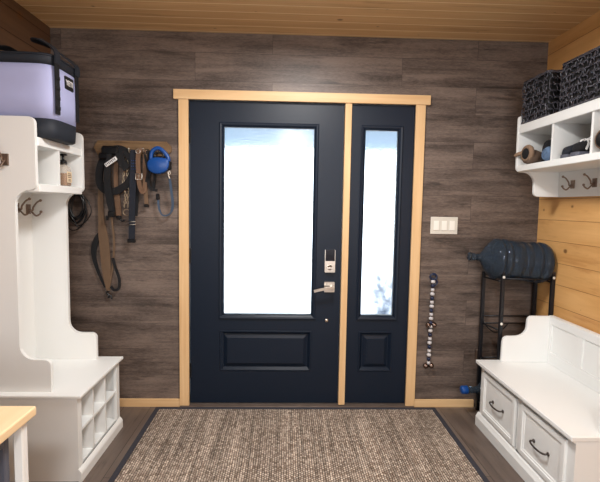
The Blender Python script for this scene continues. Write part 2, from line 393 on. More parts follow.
# jamb lining
g = G(); g.box(DX0, -0.6405, 0.001, 0.155, 0.02, DZ); g.box(0.848, DX1, 0.001, 0.155, 0.02, DZ); g.box(-0.6405, 0.848, 0.001, 0.155, 2.060, DZ)
struct(g.obj('trim_6', M['navy']))

def leaf(name, x0, x1, gx0, gx1, px0, px1):
    """door leaf: frame with glazing opening and a raised lower panel"""
    root = bpy.data.objects.new(name, None); COL.objects.link(root); root['kind'] = 'structure'; PINV[root.name] = Matrix.Identity(4)
    z0, z1, gz0, gz1, pz0, pz1 = 0.021, 2.057, 0.640, 1.893, 0.245, 0.530
    yf, yb = 0.012, 0.056
    g = G()
    g.box(x0, gx0, yf, yb, z0, z1); g.box(gx1, x1, yf, yb, z0, z1)
    g.box(gx0, gx1, yf, yb, gz1, z1)
    g.box(gx0, gx1, yf, yb, pz1, gz0)
    if px0 > gx0: g.box(gx0, px0, yf, yb, pz0, pz1)
    if px1 < gx1: g.box(px1, gx1, yf, yb, pz0, pz1)
    g.box(gx0, gx1, yf, yb, z0, pz0)
    g.box(px0, px1, yf+0.016, yb-0.004, pz0, pz1)
    g.obj('door_slab', M['navy'], root)
    # sloped ovolo round panel
    def frame(g, a0, a1, b0, b1, prof):
        rings = []
        for d, y in prof:
            rings.append([Vector((a0+d, y, b0+d)), Vector((a1-d, y, b0+d)), Vector((a1-d, y, b1-d)), Vector((a0+d, y, b1-d))])
        g.rings(rings, False, 0, False)
    g = G()
    frame(g, px0, px1, pz0, pz1, [(0, yf+0.001), (0.004, yf-0.004), (0.010, yf-0.004), (0.026, yf+0.014), (0.032, yf+0.014)])
    frame(g, px0+0.032, px1-0.032, pz0+0.032, pz1-0.032, [(0, yf+0.014), (0.022, yf+0.003), (0.026, yf+0.003)])
    a = 0.058
    g.box(px0+a, px1-a, yf-0.002, yf+0.017, pz0+a, pz1-a)
    g.obj('raised_panel', M['navy'], root)
    g = G()
    w = 0.030
    frame(g, gx0-w, gx1+w, gz0-w, gz1+w, [(0, yf), (0, yf-0.009), (0.006, yf-0.012), (0.016, yf-0.010), (0.026, yf-0.002), (0.030, yf+0.002), (0.030, yf+0.018)])
    g.obj('glazing_bead', M['navy'], root)
    g = G(); g.box(gx0-0.004, gx1+0.004, yf+0.018, yf+0.024, gz0-0.004, gz1+0.004)
    p = g.obj('glass_pane', M['glass'], root)
    return root
door = leaf('door_1', -0.636, 0.378, -0.414, 0.182, -0.442, 0.188)
side = leaf('door_2', 0.427, 0.846, 0.524, 0.744, 0.512, 0.748)
door['label'] = 'navy blue entry door with tall frosted pane'; side['label'] = 'narrow navy sidelight beside the entry door'
for z in (1.83, 1.04, 0.25):
    g = G(); g.tube([(-0.643, 0.002, z-0.05), (-0.643, 0.002, z+0.05)], 0.006); g.box(-0.643, -0.630, 0.006, 0.0125, z-0.05, z+0.05)
    g.obj('hinge', M['blackplast'], door)
# keypad deadbolt
g = G(); g.prism(rr(0.268, 0.338, 0.938, 1.092, 0.004), 'XZ', -0.004, 0.012); lk = g.obj('deadbolt', M['chrome'], door)
g = G(); g.prism(rr(0.2715, 0.3345, 1.016, 1.0935, 0.003), 'XZ', -0.010, -0.003); g.obj('keypad', M['keypad'], lk)
g = G(); g.lathe([(0.017, 0), (0.017, -0.008), (0.008, -0.010), (0.008, -0.016)], (0.303, -0.004, 0.972), 'Y', 20)
g.prism(rr(0.280, 0.326, 0.965, 0.978, 0.006), 'XZ', -0.030, -0.018); g.obj('thumb_turn', M['chrome'], lk)
# lever
g = G(); g.prism(rr(0.268, 0.338, 0.802, 0.872, 0.004), 'XZ', -0.002, 0.012)
g.lathe([(0.013, 0), (0.012, -0.035), (0.012, -0.052)], (0.315, -0.002, 0.836), 'Y', 20)
lv = g.obj('door_handle', M['chrome'], door)
g = G(); g.strap(spl([(0.328, -0.050, 0.838), (0.29, -0.052, 0.836), (0.24, -0.054, 0.829), (0.195, -0.052, 0.817)], 4), [0.018]*13, 0.011); g.obj('lever', M['chrome'], lv)
g = G(); g.lathe([(0.012, 0), (0.012, -0.004), (0.009, -0.006)], (0.289, 0.012, 0.604), 'Y', 16); g.obj('door_stop_pin', M['chrome'], door)

# ---- outside
g = G(); g.box(-8, 9, 0.21, 14, -0.35, -0.15); struct(g.obj('ground_snow', M['snow']))
g = G(); g.box(-3, 3.5, 0.21, 3.3, 2.16, 2.28); struct(g.obj('porch_soffit', M['soffit']))
for (x, y, s_) in ((1.03, 1.5, 1.0),):
    g = G()
    for k in range(150):
        a = random.uniform(0, 2*PI); r = random.uniform(0.01, 0.09)*s_; z = random.uniform(0.0, 0.80)*s_
        q = Vector((x+r*math.cos(a), y+r*math.sin(a), -0.15+z))
        d = Vector((math.cos(a), math.sin(a), random.uniform(0.4, 1.4))).normalized()*0.10
        g.tube([q, q+d*0.5, q+d+Vector((0, 0, -0.01))], [0.005, 0.012, 0.002], 5)
    g.tube([(x, y, -0.16), (x, y, 0.6*s_)], [0.03, 0.01])
    tag(g.obj('garden_shrub', M['foliage']), 'frosty shrub outside, blurred through the bottom of the sidelight glass', 'shrub')

# ---- ceiling lamp fixtures (out of frame: one above the mat, one added at the rear as fill)
for y in (-1.10, -3.90):
    t = thing('ceiling_lamp', 'round flush ceiling lamp ' + ('above the woven mat' if y > -2 else 'added unseen at the rear as fill light'), 'lamp', (0.12, y, H))
    g = G(); g.lathe([(0.18, 0), (0.18, -0.03), (0.165, -0.035), (0.165, 0)], (0.12, y, H)); g.obj('lamp_housing', M['white_plastic'], t)
    g = G(); g.lathe([(0.16, -0.0355), (0.16, -0.042)], (0.12, y, H)); g.obj('diffuser', M['lamp'], t)

# ================================================================ RUG
t = thing('entry_rug', 'large tan woven rug with dark navy binding in front of the door', 'rug', (0.095, -0.78, 0))
RX0, RX1, RY0, RY1, RB = -0.860, 1.050, -1.52, -0.035, 0.030
g = G(); g.box(RX0+RB, RX1-RB, RY0+RB, RY1-RB, 0.0005, 0.009); g.obj('woven_field', M['rug'], t)
g = G()
g.box(RX0, RX0+RB, RY0, RY1, 0.0005, 0.011, 0.002); g.box(RX1-RB, RX1, RY0, RY1, 0.0005, 0.011, 0.002)
g.box(RX0+RB, RX1-RB, RY1-RB, RY1, 0.0005, 0.011, 0.002); g.box(RX0+RB, RX1-RB, RY0, RY0+RB, 0.0005, 0.011, 0.002)
g.obj('binding', M['rugedge'], t)

# ================================================================ double hook builder
def hook(parent, p, n, m='bronze', s=1.0):
    """p on the board face, n = facing direction (unit, horizontal)"""
    p = Vector(p); n = Vector(n); w = Vector((0, 0, 1)).cross(n)
    g = G()
    def pt(d, z, u=0): return p+n*d*s+Vector((0, 0, z*s))+w*u*s
    g.rings([[pt(0, -0.024, -0.014), pt(0, -0.024, 0.014), pt(0, 0.024, 0.014), pt(0, 0.024, -0.014)],
             [pt(0.008, -0.024, -0.014), pt(0.008, -0.024, 0.014), pt(0.008, 0.024, 0.014), pt(0.008, 0.024, -0.014)]], True, 0, False)
    g.tube(spl([pt(0.004, 0.0), pt(0.024, -0.006), pt(0.028, 0.010), pt(0.046, 0.034), pt(0.062, 0.043)], 5), 0.0042*s, 8)
    g.tube(spl([pt(0.004, -0.002), pt(0.022, -0.016), pt(0.040, -0.032), pt(0.058, -0.024), pt(0.064, -0.014)], 5), 0.0042*s, 8)
    for q in (pt(0.064, 0.044), pt(0.065, -0.012)): g.ball(q, 0.0070*s, 10)
    return g.obj('coat_hook', M[m], parent)

# ================================================================ HALL TREE (left)
ht = thing('hall_tree', 'tall white hall tree with shoe cubby bench and upper shelf, left of door', 'hall tree', (-1.24, -0.55, 0))
BX, YN, YF = -1.006, -0.829, -0.290
TOPZ = 0.442
def ht_panel(y0, y1, up_, step, armx, name='side_panel'):
    xb = -1.495
    pts = [(xb, TOPZ)]
    pts += [(armx, TOPZ), (armx, 0.575)] + arc(armx-0.030, 0.575, 0.030, 0, 90, 5)
    pts += arc(step+0.070, 0.675, 0.070, 270, 180, 6)
    pts += arc(step+0.075, 1.362, 0.075, 180, 90, 6)
    pts += arc(up_-0.030, 1.467, 0.030, 270, 360, 5)
    pts += arc(up_-0.030, 1.752, 0.030, 0, 90, 5)
    pts += [(xb, 1.782)]
    g = G(); g.prism(pts, 'XZ', y0, y1); o = g.obj(name, M['white'], ht)
    bv = o.modifiers.new('bevel', 'BEVEL'); bv.width = 0.003; bv.segments = 2; bv.limit_method = 'ANGLE'; bv.angle_limit = math.radians(50)
    return o
ht_panel(-0.795, -0.773, -1.192, -1.294, -1.147); ht_panel(-0.330, -0.308, -1.182, -1.282, -1.122)
g = G(); g.box(-1.497, -1.480, -0.773, -0.330, TOPZ, 1.782); g.box(-1.480, -1.474, -0.773, -0.330, 1.28, 1.44, 0.002); g.obj('back_panel', M['white'], ht)
g = G(); g.box(-1.480, -1.187, -0.773, -0.330, 1.648, 1.690, 0.003); g.obj('shelf', M['white'], ht)
g = G(); g.box(-1.480, -1.187, -0.773, -0.330, 1.428, 1.468, 0.003); g.obj('shelf', M['white'], ht)
g = G(); g.box(-1.480, -1.192, -0.577, -0.565, 1.468, 1.648); g.obj('divider', M['white'], ht)
# bench
g = G(); g.box(-1.497, -0.986, -0.838, -0.268, TOPZ-0.016, TOPZ, 0.004, seg=2); g.obj('bench_top', M['white'], ht)
g = G()
g.box(-1.490, BX, YN, YN+0.020, 0.0, TOPZ-0.016); g.box(-1.490, BX, YF-0.020, YF, 0.0, TOPZ-0.016)
g.box(-1.497, -1.488, YN+0.02, YF-0.02, 0.0, TOPZ-0.016)
g.box(BX-0.018, BX, YN+0.02, YN+0.042, 0.06, TOPZ-0.016); g.box(BX-0.018, BX, YF-0.042, YF-0.02, 0.06, TOPZ-0.016)
g.box(BX-0.018, BX, YN+0.042, YF-0.042, TOPZ-0.036, TOPZ-0.016)
g.obj('bench_carcass', M['white'], ht)
g = G(); g.box(-1.488, BX-0.012, YN+0.02, YF-0.02, 0.055, 0.068); g.box(-1.488, BX-0.004, YN+0.042, YF-0.042, 0.238, 0.250)
g.obj('cubby_shelf', M['white'], ht)
for k in (1, 2):
    y = YN+0.03+(YF-YN-0.06)*k/3
    g = G(); g.box(-1.488, BX-0.006, y-0.006, y+0.006, 0.068, 0.238); g.box(-1.488, BX-0.006, y-0.006, y+0.006, 0.250, TOPZ-0.022); g.obj('divider', M['white'], ht)
g = G(); g.prism([(BX, 0.0), (BX+0.016, 0.0), (BX+0.016, 0.042), (BX+0.012, 0.052), (BX+0.004, 0.062), (BX, 0.066)], 'XZ', YN-0.006, YF+0.006)
g.obj('plinth', M['white'], ht)
hook(ht, (-1.474, -0.378, 1.338), (1, 0, 0), s=1.15); hook(ht, (-1.474, -0.486, 1.345), (1, 0, 0), s=1.15)
hook(ht, (-1.330, -0.7955, 1.577), (0, -1, 0), s=1.15)

# soap bottle on the upper hall tree shelf
sx, sy, sz = -1.222, -0.470, 1.4685
t = thing('soap_dispenser', 'clear pump bottle of amber hand soap in the hall tree cubby', 'soap bottle', (sx, sy, sz))
g = G(); R = [sphere_ring(sx, sy, a, b, sz+z, 5, 28) for a, b, z in ((0.020, 0.022, 0), (0.023, 0.026, 0.005), (0.023, 0.026, 0.080), (0.020, 0.022, 0.092), (0.012, 0.012, 0.100), (0.012, 0.012, 0.108))]
g.rings(R); g.obj('bottle_body', M['clear'], t)
g = G(); g.rings([sphere_ring(sx, sy, a, b, sz+z, 5, 28) for a, b, z in ((0.019, 0.021, 0.003), (0.0215, 0.0245, 0.006), (0.0215, 0.0245, 0.062))]); g.obj('soap', M['amber'], t)
g = G(); g.box(sx+0.0232, sx+0.0240, sy-0.019, sy+0.019, sz+0.018, sz+0.070)
lb = g.obj('paper_label', M['paper'], t)
g = G()
for k, (w, z) in enumerate(((0.024, 0.060), (0.030, 0.052), (0.026, 0.044), (0.018, 0.032), (0.022, 0.026))):
    g.box(sx+0.0240, sx+0.0244, sy-w/2, sy+w/2, sz+z-0.002, sz+z+0.0015)
g.obj('label_print', M['ink'], lb)
g = G(); g.lathe([(0.0135, 0.104), (0.0135, 0.124), (0.005, 0.126), (0.005, 0.146), (0.011, 0.147), (0.011, 0.154), (0.004, 0.156)], (sx, sy, sz), n=20)
g.tube(spl([(sx, sy, sz+0.151), (sx+0.014, sy-0.014, sz+0.152), (sx+0.025, sy-0.024, sz+0.147)], 4), 0.0035); g.obj('pump', M['blackplast'], t)

for ch in list(t.children): pass
t.scale = (1.35, 1.35, 1.13)
# ================================================================ COOLER BAG on hall tree
cx, cy, cz = -1.316, -0.610, 1.6905
t = thing('cooler_bag', 'lavender soft cooler bag with charcoal base, on top of the hall tree', 'cooler bag', (cx, cy, cz))
def cr(z, hx, hy, e=5.2): return sphere_ring(cx, cy, hx, hy, cz+z, e, 56)
g = G(); g.rings([cr(0.0, 0.176, 0.136), cr(0.006, 0.186, 0.144), cr(0.092, 0.191, 0.150)]); g.obj('base', M['charc'], t)
g = G(); g.rings([cr(0.092, 0.1895, 0.1485), cr(0.20, 0.192, 0.150), cr(0.30, 0.190, 0.149), cr(0.352, 0.187, 0.146)]); g.obj('body', M['lav'], t)
g = G(); g.rings([cr(0.348, 0.190, 0.149), cr(0.388, 0.190, 0.150), cr(0.400, 0.188, 0.146), cr(0.402, 0.175, 0.130), cr(0.400, 0.10, 0.06)])
g.tube([p+Vector((0, 0, 0)) for p in cr(0.392, 0.191, 0.151)], 0.004, 6, True)
g.obj('zip_collar', M['charc'], t)
fx = cx+0.192
g = G()
g.strap([(fx+0.001, cy-0.100, cz+0.118), (fx+0.002, cy-0.100, cz+0.25), (fx+0.001, cy-0.100, cz+0.40)], 0.042, 0.004, (1, 0, 0))
for k in range(4): g.box(fx+0.002, fx+0.008, cy-0.118, cy-0.082, cz+0.14+k*0.048, cz+0.158+k*0.048, 0.002)
g.obj('webbing_strap', M['black'], t); g = G()
g.strap([(fx+0.001, cy+0.105, cz+0.118), (fx+0.002, cy+0.105, cz+0.25), (fx+0.001, cy+0.105, cz+0.40)], 0.030, 0.004, (1, 0, 0))
g.obj('webbing_strap', M['black'], t)
g = G()
pts = spl([(fx+0.003, cy-0.100, cz+0.36), (fx+0.004, cy-0.100, cz+0.405), (fx-0.03, cy-0.088, cz+0.448), (fx-0.10, cy-0.070, cz+0.486), (fx-0.135, cy-0.02, cz+0.494), (fx-0.10, cy+0.05, cz+0.486), (fx-0.03, cy+0.088, cz+0.438), (fx+0.003, cy+0.105, cz+0.405), (fx+0.003, cy+0.105, cz+0.36)], 6)
nm = lambda i: Vector((1, 0, 0.15)).lerp(Vector((-0.15, -0.2, 1)), max(0, math.sin(PI*i/(len(pts)-1)))**2)
g.strap(pts, 0.046, 0.006, nm); g.obj('handle', M['charc'], t)
g = G()
pts = spl([(cx-0.190, cy-0.100, cz+0.33), (cx-0.191, cy-0.100, cz+0.40), (cx-0.16, cy-0.085, cz+0.432), (cx-0.09, cy-0.05, cz+0.446), (cx-0.08, cy+0.0, cz+0.448), (cx-0.09, cy+0.05, cz+0.446), (cx-0.16, cy+0.085, cz+0.432), (cx-0.191, cy+0.105, cz+0.40), (cx-0.190, cy+0.105, cz+0.33)], 6)
g.strap(pts, 0.034, 0.006, lambda i: Vector((-0.5, 0, 0.9))); g.obj('handle', M['black'], t)
g = G(); g.prism(rr(cy-0.022, cy+0.066, cz+0.264, cz+0.328, 0.006), 'YZ', fx-0.003, fx+0.002); lb = g.obj('badge', M['blackplast'], t)
def text_mesh(txt, size, mtx, mt, parent, name='lettering', bold=0.0, ext=0.0006):
    c = bpy.data.curves.new(name, 'FONT'); c.body = txt; c.size = size; c.align_x = 'CENTER'; c.align_y = 'CENTER'; c.extrude = ext; c.offset = bold
    o = bpy.data.objects.new(name+'_src', c); COL.objects.link(o)
    dg = bpy.context.evaluated_depsgraph_get(); me = bpy.data.meshes.new_from_object(o.evaluated_get(dg)); me.transform(mtx)
    bpy.data.objects.remove(o); bpy.data.curves.remove(c)
    me.materials.clear(); me.materials.append(mt); q = bpy.data.objects.new(name, me); COL.objects.link(q)
    q.parent = parent; return q
RX = Matrix(((0, 0, 1, 0), (1, 0, 0, 0), (0, 1, 0, 0), (0, 0, 0, 1)))   # text x->+Y, y->+Z, facing +X
text_mesh('YETI', 0.037, Matrix.Translation((fx+0.0026, cy+0.022, cz+0.296)) @ RX, M['patch'], lb, bold=0.0007)

# ================================================================ black cords behind hall tree
g = G()
def cordloop(cx_, top, bot, half, y, r, tw=0):
    return spl([(cx_, y, top), (cx_+half*0.8, y-0.004, top-(top-bot)*0.25), (cx_+half, y, top-(top-bot)*0.6), (cx_+half*0.35, y+0.003, bot+0.01), (cx_-half*0.35, y, bot), (cx_-half+tw, y-0.003, top-(top-bot)*0.6), (cx_-half*0.8+tw, y, top-(top-bot)*0.25)], 6, True)
for k, (c_, tp, bt, hf, r) in enumerate(((-1.375, 1.44, 1.275, 0.060, 0.008), (-1.362, 1.445, 1.255, 0.052, 0.007), (-1.350, 1.44, 1.235, 0.080, 0.0030), (-1.375, 1.44, 1.205, 0.080, 0.003), (-1.340, 1.46, 1.225, 0.045, 0.003), (-1.355, 1.445, 1.285, 0.045, 0.007))):
    g.tube(cordloop(c_, tp, bt, hf, -0.014-0.006*k, r), r, 6, True)
g.tube([(-1.360, -0.0005, 1.445), (-1.360, -0.055, 1.445)], 0.004, 8)
tag(g.obj('cable_coil', M['blackplast']), 'coil of thin black cord hanging on the wall beside the hall tree', 'cord')

# ================================================================ LEASH RACK + hanging gear
t = thing('leash_rack', 'rustic brown wooden peg board holding leashes on the plank wall', 'rack', (-1.0, 0, 1.66))
g = G(); g.prism([(-1.248, 1.738), (-1.222, 1.690), (-0.785, 1.690), (-0.752, 1.720), (-0.752, 1.754), (-0.782, 1.784), (-1.222, 1.784)], 'XZ', -0.020, -0.0005); g.obj('board', M['rack_wood'], t)
PX = (-1.175, -1.105, -1.045, -0.945, -0.868, -0.80)
pegx = (-1.165, -1.085, -1.005, -0.915, -0.828)
for x in pegx:
    g = G(); g.tube(spl([(x, -0.018, 1.720), (x, -0.045, 1.706), (x, -0.066, 1.708), (x, -0.074, 1.726)], 4), 0.0045, 8); g.lathe([(0.009, 0), (0.009, -0.003)], (x, -0.020, 1.720), 'Y', 14)
    g.ball((x, -0.074, 1.728), 0.007, 10); g.obj('peg', M['chrome'], t)

# black harness on first peg

t = thing('dog_harness', 'black padded dog harness with white patch on the first peg', 'harness', (-1.13, -0.03, 1.2))
g = G()
g.strap(spl([(-1.165, -0.050, 1.712), (-1.215, -0.045, 1.66), (-1.245, -0.04, 1.57), (-1.235, -0.04, 1.49), (-1.175, -0.045, 1.455), (-1.10, -0.05, 1.47), (-1.035, -0.055, 1.52), (-1.005, -0.055, 1.60), (-1.025, -0.055, 1.675), (-1.085, -0.055, 1.725)], 6, True), 0.046, 0.016, closed=True)
g.obj('chest_loop', M['black'], t)
g = G(); g.strap(spl([(-1.155, -0.072, 1.70), (-1.172, -0.072, 1.62), (-1.178, -0.068, 1.50), (-1.165, -0.066, 1.40), (-1.150, -0.062, 1.31)], 5), [0.030]*6+[0.044]*6+[0.048]*5+[0.040]*4, 0.012); g.obj('belly_strap', M['black'], t)
g = G(); g.box(-1.215, -1.100, -0.082, -0.045, 1.685, 1.745, 0.012); g.box(-1.235, -1.165, -0.08, -0.05, 1.655, 1.700, 0.01); g.obj('buckle_block', M['blackplast'], t)
g = G(); g.box(-0.046, 0.046, -0.004, 0.004, -0.013, 0.013, 0.003); g.xf(Matrix.Translation((-1.146, -0.085, 1.642)) @ Matrix.Rotation(-math.radians(33), 4, 'Y')); pt = g.obj('patch', M['patch'], t)
g = G()
for k in range(7): g.box(-0.038+k*0.0115, -0.033+k*0.0115, -0.0048, -0.0042, -0.007+0.003*(k % 2), 0.008)
g.xf(Matrix.Translation((-1.146, -0.085, 1.642)) @ Matrix.Rotation(-math.radians(33), 4, 'Y')); g.obj('patch_print', M['navy_web'], pt)
g = G(); g.box(-1.180, -1.130, -0.075, -0.055, 1.290, 1.330, 0.006); g.box(-1.195, -1.175, -0.07, -0.058, 1.272, 1.300, 0.004); g.obj('clip', M['blackplast'], t)
g = G(); g.strap([(-1.095, -0.07, 1.70), (-1.075, -0.072, 1.64), (-1.040, -0.07, 1.60)], 0.05, 0.02); g.obj('shoulder_pad', M['black'], t)

t.location.x += 0.030
t.scale = (0.93, 1, 1)
t.location.x += -1.13*0.0
# long tan strap
t = thing('leather_sling', 'long brown leather sling widening to a pad, longest on the rack', 'sling', (-1.2, -0.02, 0.8))
g = G()
g.strap(spl([(-1.185, -0.030, 1.72), (-1.205, -0.028, 1.60), (-1.208, -0.024, 1.40), (-1.206, -0.020, 1.25), (-1.192, -0.018, 1.11), (-1.184, -0.016, 0.98), (-1.178, -0.016, 0.88), (-1.172, -0.016, 0.80)], 5),
        [0.032]*10+[0.036]*4+[0.036, 0.042, 0.050, 0.056, 0.060, 0.062]+[0.063]*5+[0.062, 0.060, 0.057, 0.054, 0.050]+[0.048, 0.042, 0.036, 0.030, 0.026, 0.024], 0.005)
g.obj('pad', M['brownlea'], t)
g = G()
g.strap(spl([(-1.140, -0.028, 1.30), (-1.128, -0.022, 1.15), (-1.133, -0.018, 1.02), (-1.150, -0.018, 0.90), (-1.168, -0.018, 0.815)], 5), 0.012, 0.004)
g.obj('cord', M['brownlea'], t)
g = G()
g.strap(spl([(-1.222, -0.012, 1.19), (-1.258, -0.012, 1.10), (-1.262, -0.012, 1.02), (-1.235, -0.012, 0.92), (-1.195, -0.012, 0.82)], 5), [0.012, 0.02, 0.03, 0.036, 0.038, 0.038, 0.038, 0.036, 0.034, 0.03, 0.028, 0.026, 0.024, 0.022, 0.02, 0.018, 0.016, 0.014, 0.012, 0.01, 0.01], 0.006)
g.obj('backing', M['black'], t)
g = G()
g.strap(spl([(-1.138, -0.022, 1.02), (-1.118, -0.024, 0.95), (-1.096, -0.024, 0.88), (-1.100, -0.024, 0.82), (-1.130, -0.024, 0.806), (-1.152, -0.022, 0.83)], 5), 0.017, 0.006); g.obj('loop', M['black'], t)
g = G(); g.tube(spl([(-1.172, -0.018, 0.800), (-1.180, -0.02, 0.785), (-1.165, -0.02, 0.768), (-1.172, -0.02, 0.752)], 4), 0.006, 8)
g.tube(spl([(-1.170, -0.018, 0.775), (-1.155, -0.02, 0.765), (-1.148, -0.02, 0.745)], 4), 0.005, 8); g.obj('clip', M['blackplast'], t)

# short tan leather strap
t = thing('leather_lead', 'short brown leather lead with clip, between harness and chain', 'leash', (-1.10, -0.04, 1.27))
g = G(); g.strap(spl([(-1.085, -0.036, 1.715), (-1.100, -0.034, 1.62), (-1.105, -0.032, 1.50), (-1.098, -0.03, 1.40), (-1.090, -0.028, 1.295)], 5), [0.026]*12+[0.034]*9, 0.006); g.obj('strap', M['tan'], t)
g = G(); g.box(-1.108, -1.074, -0.040, -0.022, 1.275, 1.300, 0.004); g.tube(spl([(-1.085, -0.03, 1.28), (-1.070, -0.03, 1.265), (-1.052, -0.03, 1.272)], 4), 0.006); g.obj('clip', M['blackplast'], t)
g = G()
for k in range(3): g.box(-1.114+k*0.003, -1.078+k*0.003, -0.036, -0.0325+0.001, 1.44-k*0.045, 1.446-k*0.045)
g.obj('stitching', M['brownlea'], t)

# chain collar
g = G()
for s_ in (0, 1):
    for k in range(15):
        z = 1.68-k*0.0225; x = -1.045+s_*0.026+0.006*math.sin(k*0.7+s_*2); r0, r1 = 0.006, 0.013
        lp = []
        for q in range(12):
            a = 2*PI*q/12
            lp.append((x+(r0*math.cos(a) if k % 2 else 0.001*math.cos(a)), -0.050+(0 if k % 2 else r0*math.cos(a)), z+r1*math.sin(a)))
        g.tube(lp, 0.0027, 5, True)
g.tube([(-1.032+0.022*math.cos(a*PI/8), -0.050, 1.322+0.020*math.sin(a*PI/8)) for a in range(16)], 0.003, 6, True)
g.tube(spl([(-1.045, -0.050, 1.68), (-1.035, -0.042, 1.712), (-1.006, -0.05, 1.712), (-1.019, -0.042, 1.68)], 5), 0.003, 6)
tag(g.obj('chain_collar', M['brass']), 'metal link chain collar hanging beside the wide navy strap', 'chain')

# wide navy strap
t = thing('webbing_collar', 'wide navy webbing strap with slider buckle, hanging straight', 'strap', (-1.03, -0.05, 1.14))
g = G(); g.strap(spl([(-0.985, -0.060, 1.722), (-0.990, -0.066, 1.66), (-1.000, -0.064, 1.50), (-1.008, -0.060, 1.32), (-1.015, -0.052, 1.145)], 5), [0.052]*6+[0.042]*5+[0.040]*10, 0.006); g.obj('strap', M['navy_web'], t)
g = G(); g.strap([(-0.975, -0.040, 1.722), (-0.985, -0.036, 1.5), (-1.0, -0.034, 1.30)], 0.036, 0.005); g.obj('back_strap', M['black'], t)
g = G()
for z in (1.262, 1.243): g.tube([(-1.040, -0.062, z), (-0.985, -0.062, z+0.002)], 0.0025, 6)
g.obj('slider', M['chrome'], t)
g = G(); g.box(-1.043, -0.990, -0.062, -0.044, 1.125, 1.150, 0.004); g.obj('clip', M['blackplast'], t)
g = G()
for k in range(4):
    for q in range(3): g.ball((-1.002+q*0.012, -0.0705, 1.60+k*0.018), 0.0028, 6)
g.obj('printed_dots', M['blue'], t)

t.location.x += 0.014
# brown collar loop
t = thing('leather_collar', 'brown leather buckled collar hanging right of the wide navy strap', 'collar', (-0.93, -0.06, 1.42))
g = G(); g.strap(spl([(-0.930, -0.074, 1.722), (-0.945, -0.078, 1.68), (-0.945, -0.076, 1.58), (-0.940, -0.072, 1.50), (-0.925, -0.06, 1.455), (-0.915, -0.045, 1.49), (-0.914, -0.042, 1.60), (-0.910, -0.050, 1.70)], 5, True), 0.028, 0.006, closed=True); g.obj('band', M['tan'], t)
g = G()
z = 1.535
g.tube([(-0.962, -0.080, z), (-0.922, -0.080, z), (-0.922, -0.080, z+0.035), (-0.962, -0.080, z+0.035)], 0.003, 6, True)
g.tube([(-0.942, -0.080, z), (-0.942, -0.083, z+0.035)], 0.0022, 6)
g.tube([(-0.945+0.014*math.cos(a*PI/6), -0.080, 1.712+0.014*math.sin(a*PI/6)) for a in range(12)], 0.0028, 6, True); g.obj('buckle', M['chrome'], t)
g = G(); g.strap([(-0.915, -0.040, 1.50), (-0.912, -0.038, 1.44), (-0.908, -0.036, 1.375)], 0.026, 0.005); g.obj('tail', M['brownlea'], t)
g = G(); g.box(-0.924, -0.892, -0.045, -0.028, 1.358, 1.378, 0.004); g.obj('keeper', M['blackplast'], t)
# black cord leash
g = G(); g.strap(spl([(-0.895, -0.056, 1.72), (-0.872, -0.05, 1.64), (-0.888, -0.045, 1.55), (-0.890, -0.045, 1.50), (-0.870, -0.045, 1.475), (-0.835, -0.045, 1.468)], 5), 0.018, 0.006)
g.strap(spl([(-0.895, -0.056, 1.72), (-0.862, -0.03, 1.66), (-0.856, -0.03, 1.56), (-0.866, -0.03, 1.48)], 5), 0.016, 0.006)
g.strap(spl([(-0.915, -0.050, 1.712), (-0.895, -0.048, 1.60), (-0.905, -0.046, 1.52)], 5), 0.014, 0.006)
g.tube([(-0.895+0.018*math.cos(a*PI/6), -0.056, 1.715+0.014*math.sin(a*PI/6)) for a in range(12)], 0.0025, 6, True)
tag(g.obj('black_leash', M['black']), 'thin black leash between leather collar and blue retractable leash', 'leash')
# blue retractable leash
t = thing('retractable_leash', 'bright blue retractable leash hanging on the last peg', 'leash', (-0.82, -0.05, 1.58))
bx_, bz_ = -0.812, 1.632
g = G()
out = [(-0.072, 0.005), (-0.066, -0.030), (-0.045, -0.052), (-0.010, -0.060), (0.030, -0.052), (0.056, -0.030), (0.066, 0.0), (0.060, 0.028), (0.030, 0.040), (-0.02, 0.042), (-0.055, 0.030)]
def blob(o2, y0, y1, dx=0, dz=0, k=0.88):
    o3 = [(p.x, p.y) for p in spl([(a, b, 0) for a, b in o2], 4, True)]
    cxx = sum(a for a, b in o3)/len(o3); czz = sum(b for a, b in o3)/len(o3)
    return [[Vector((bx_+dx+cxx+(a-cxx)*s, y, bz_+dz+czz+(b-czz)*s)) for a, b in o3] for s, y in ((k, y0), (1, y0+0.006), (1, y1-0.006), (k, y1))]
g.rings(blob(out, -0.105, -0.055)); g.obj('housing', M['blue'], t)
g = G(); g.tube(spl([(bx_-0.052, -0.080, bz_+0.030), (bx_-0.045, -0.080, bz_+0.078), (bx_-0.010, -0.080, bz_+0.102), (bx_+0.025, -0.080, bz_+0.085), (bx_+0.055, -0.080, bz_+0.045), (bx_+0.058, -0.080, bz_+0.02)], 5), 0.013, 10); g.obj('grip', M['blue'], t)
g = G(); g.tube([(bx_+0.000+0.024*math.cos(a*PI/8)*1.2, -0.082, bz_+0.058+0.018*math.sin(a*PI/8)) for a in range(16)], 0.008, 8, True); g.box(bx_+0.052, bx_+0.078, -0.095, -0.065, bz_-0.035, bz_+0.020, 0.006); g.obj('trigger', M['blackplast'], t)
g = G(); g.tube(spl([(bx_+0.062, -0.08, bz_-0.04), (bx_+0.058, -0.08, bz_-0.065), (bx_+0.066, -0.078, bz_-0.09)], 4), 0.005, 8)
g.tube([(bx_+0.062+0.009*math.cos(a*PI/6), -0.08, bz_-0.052+0.012*math.sin(a*PI/6)) for a in range(12)], 0.0028, 6, True); g.obj('snap_hook', M['chrome'], t)
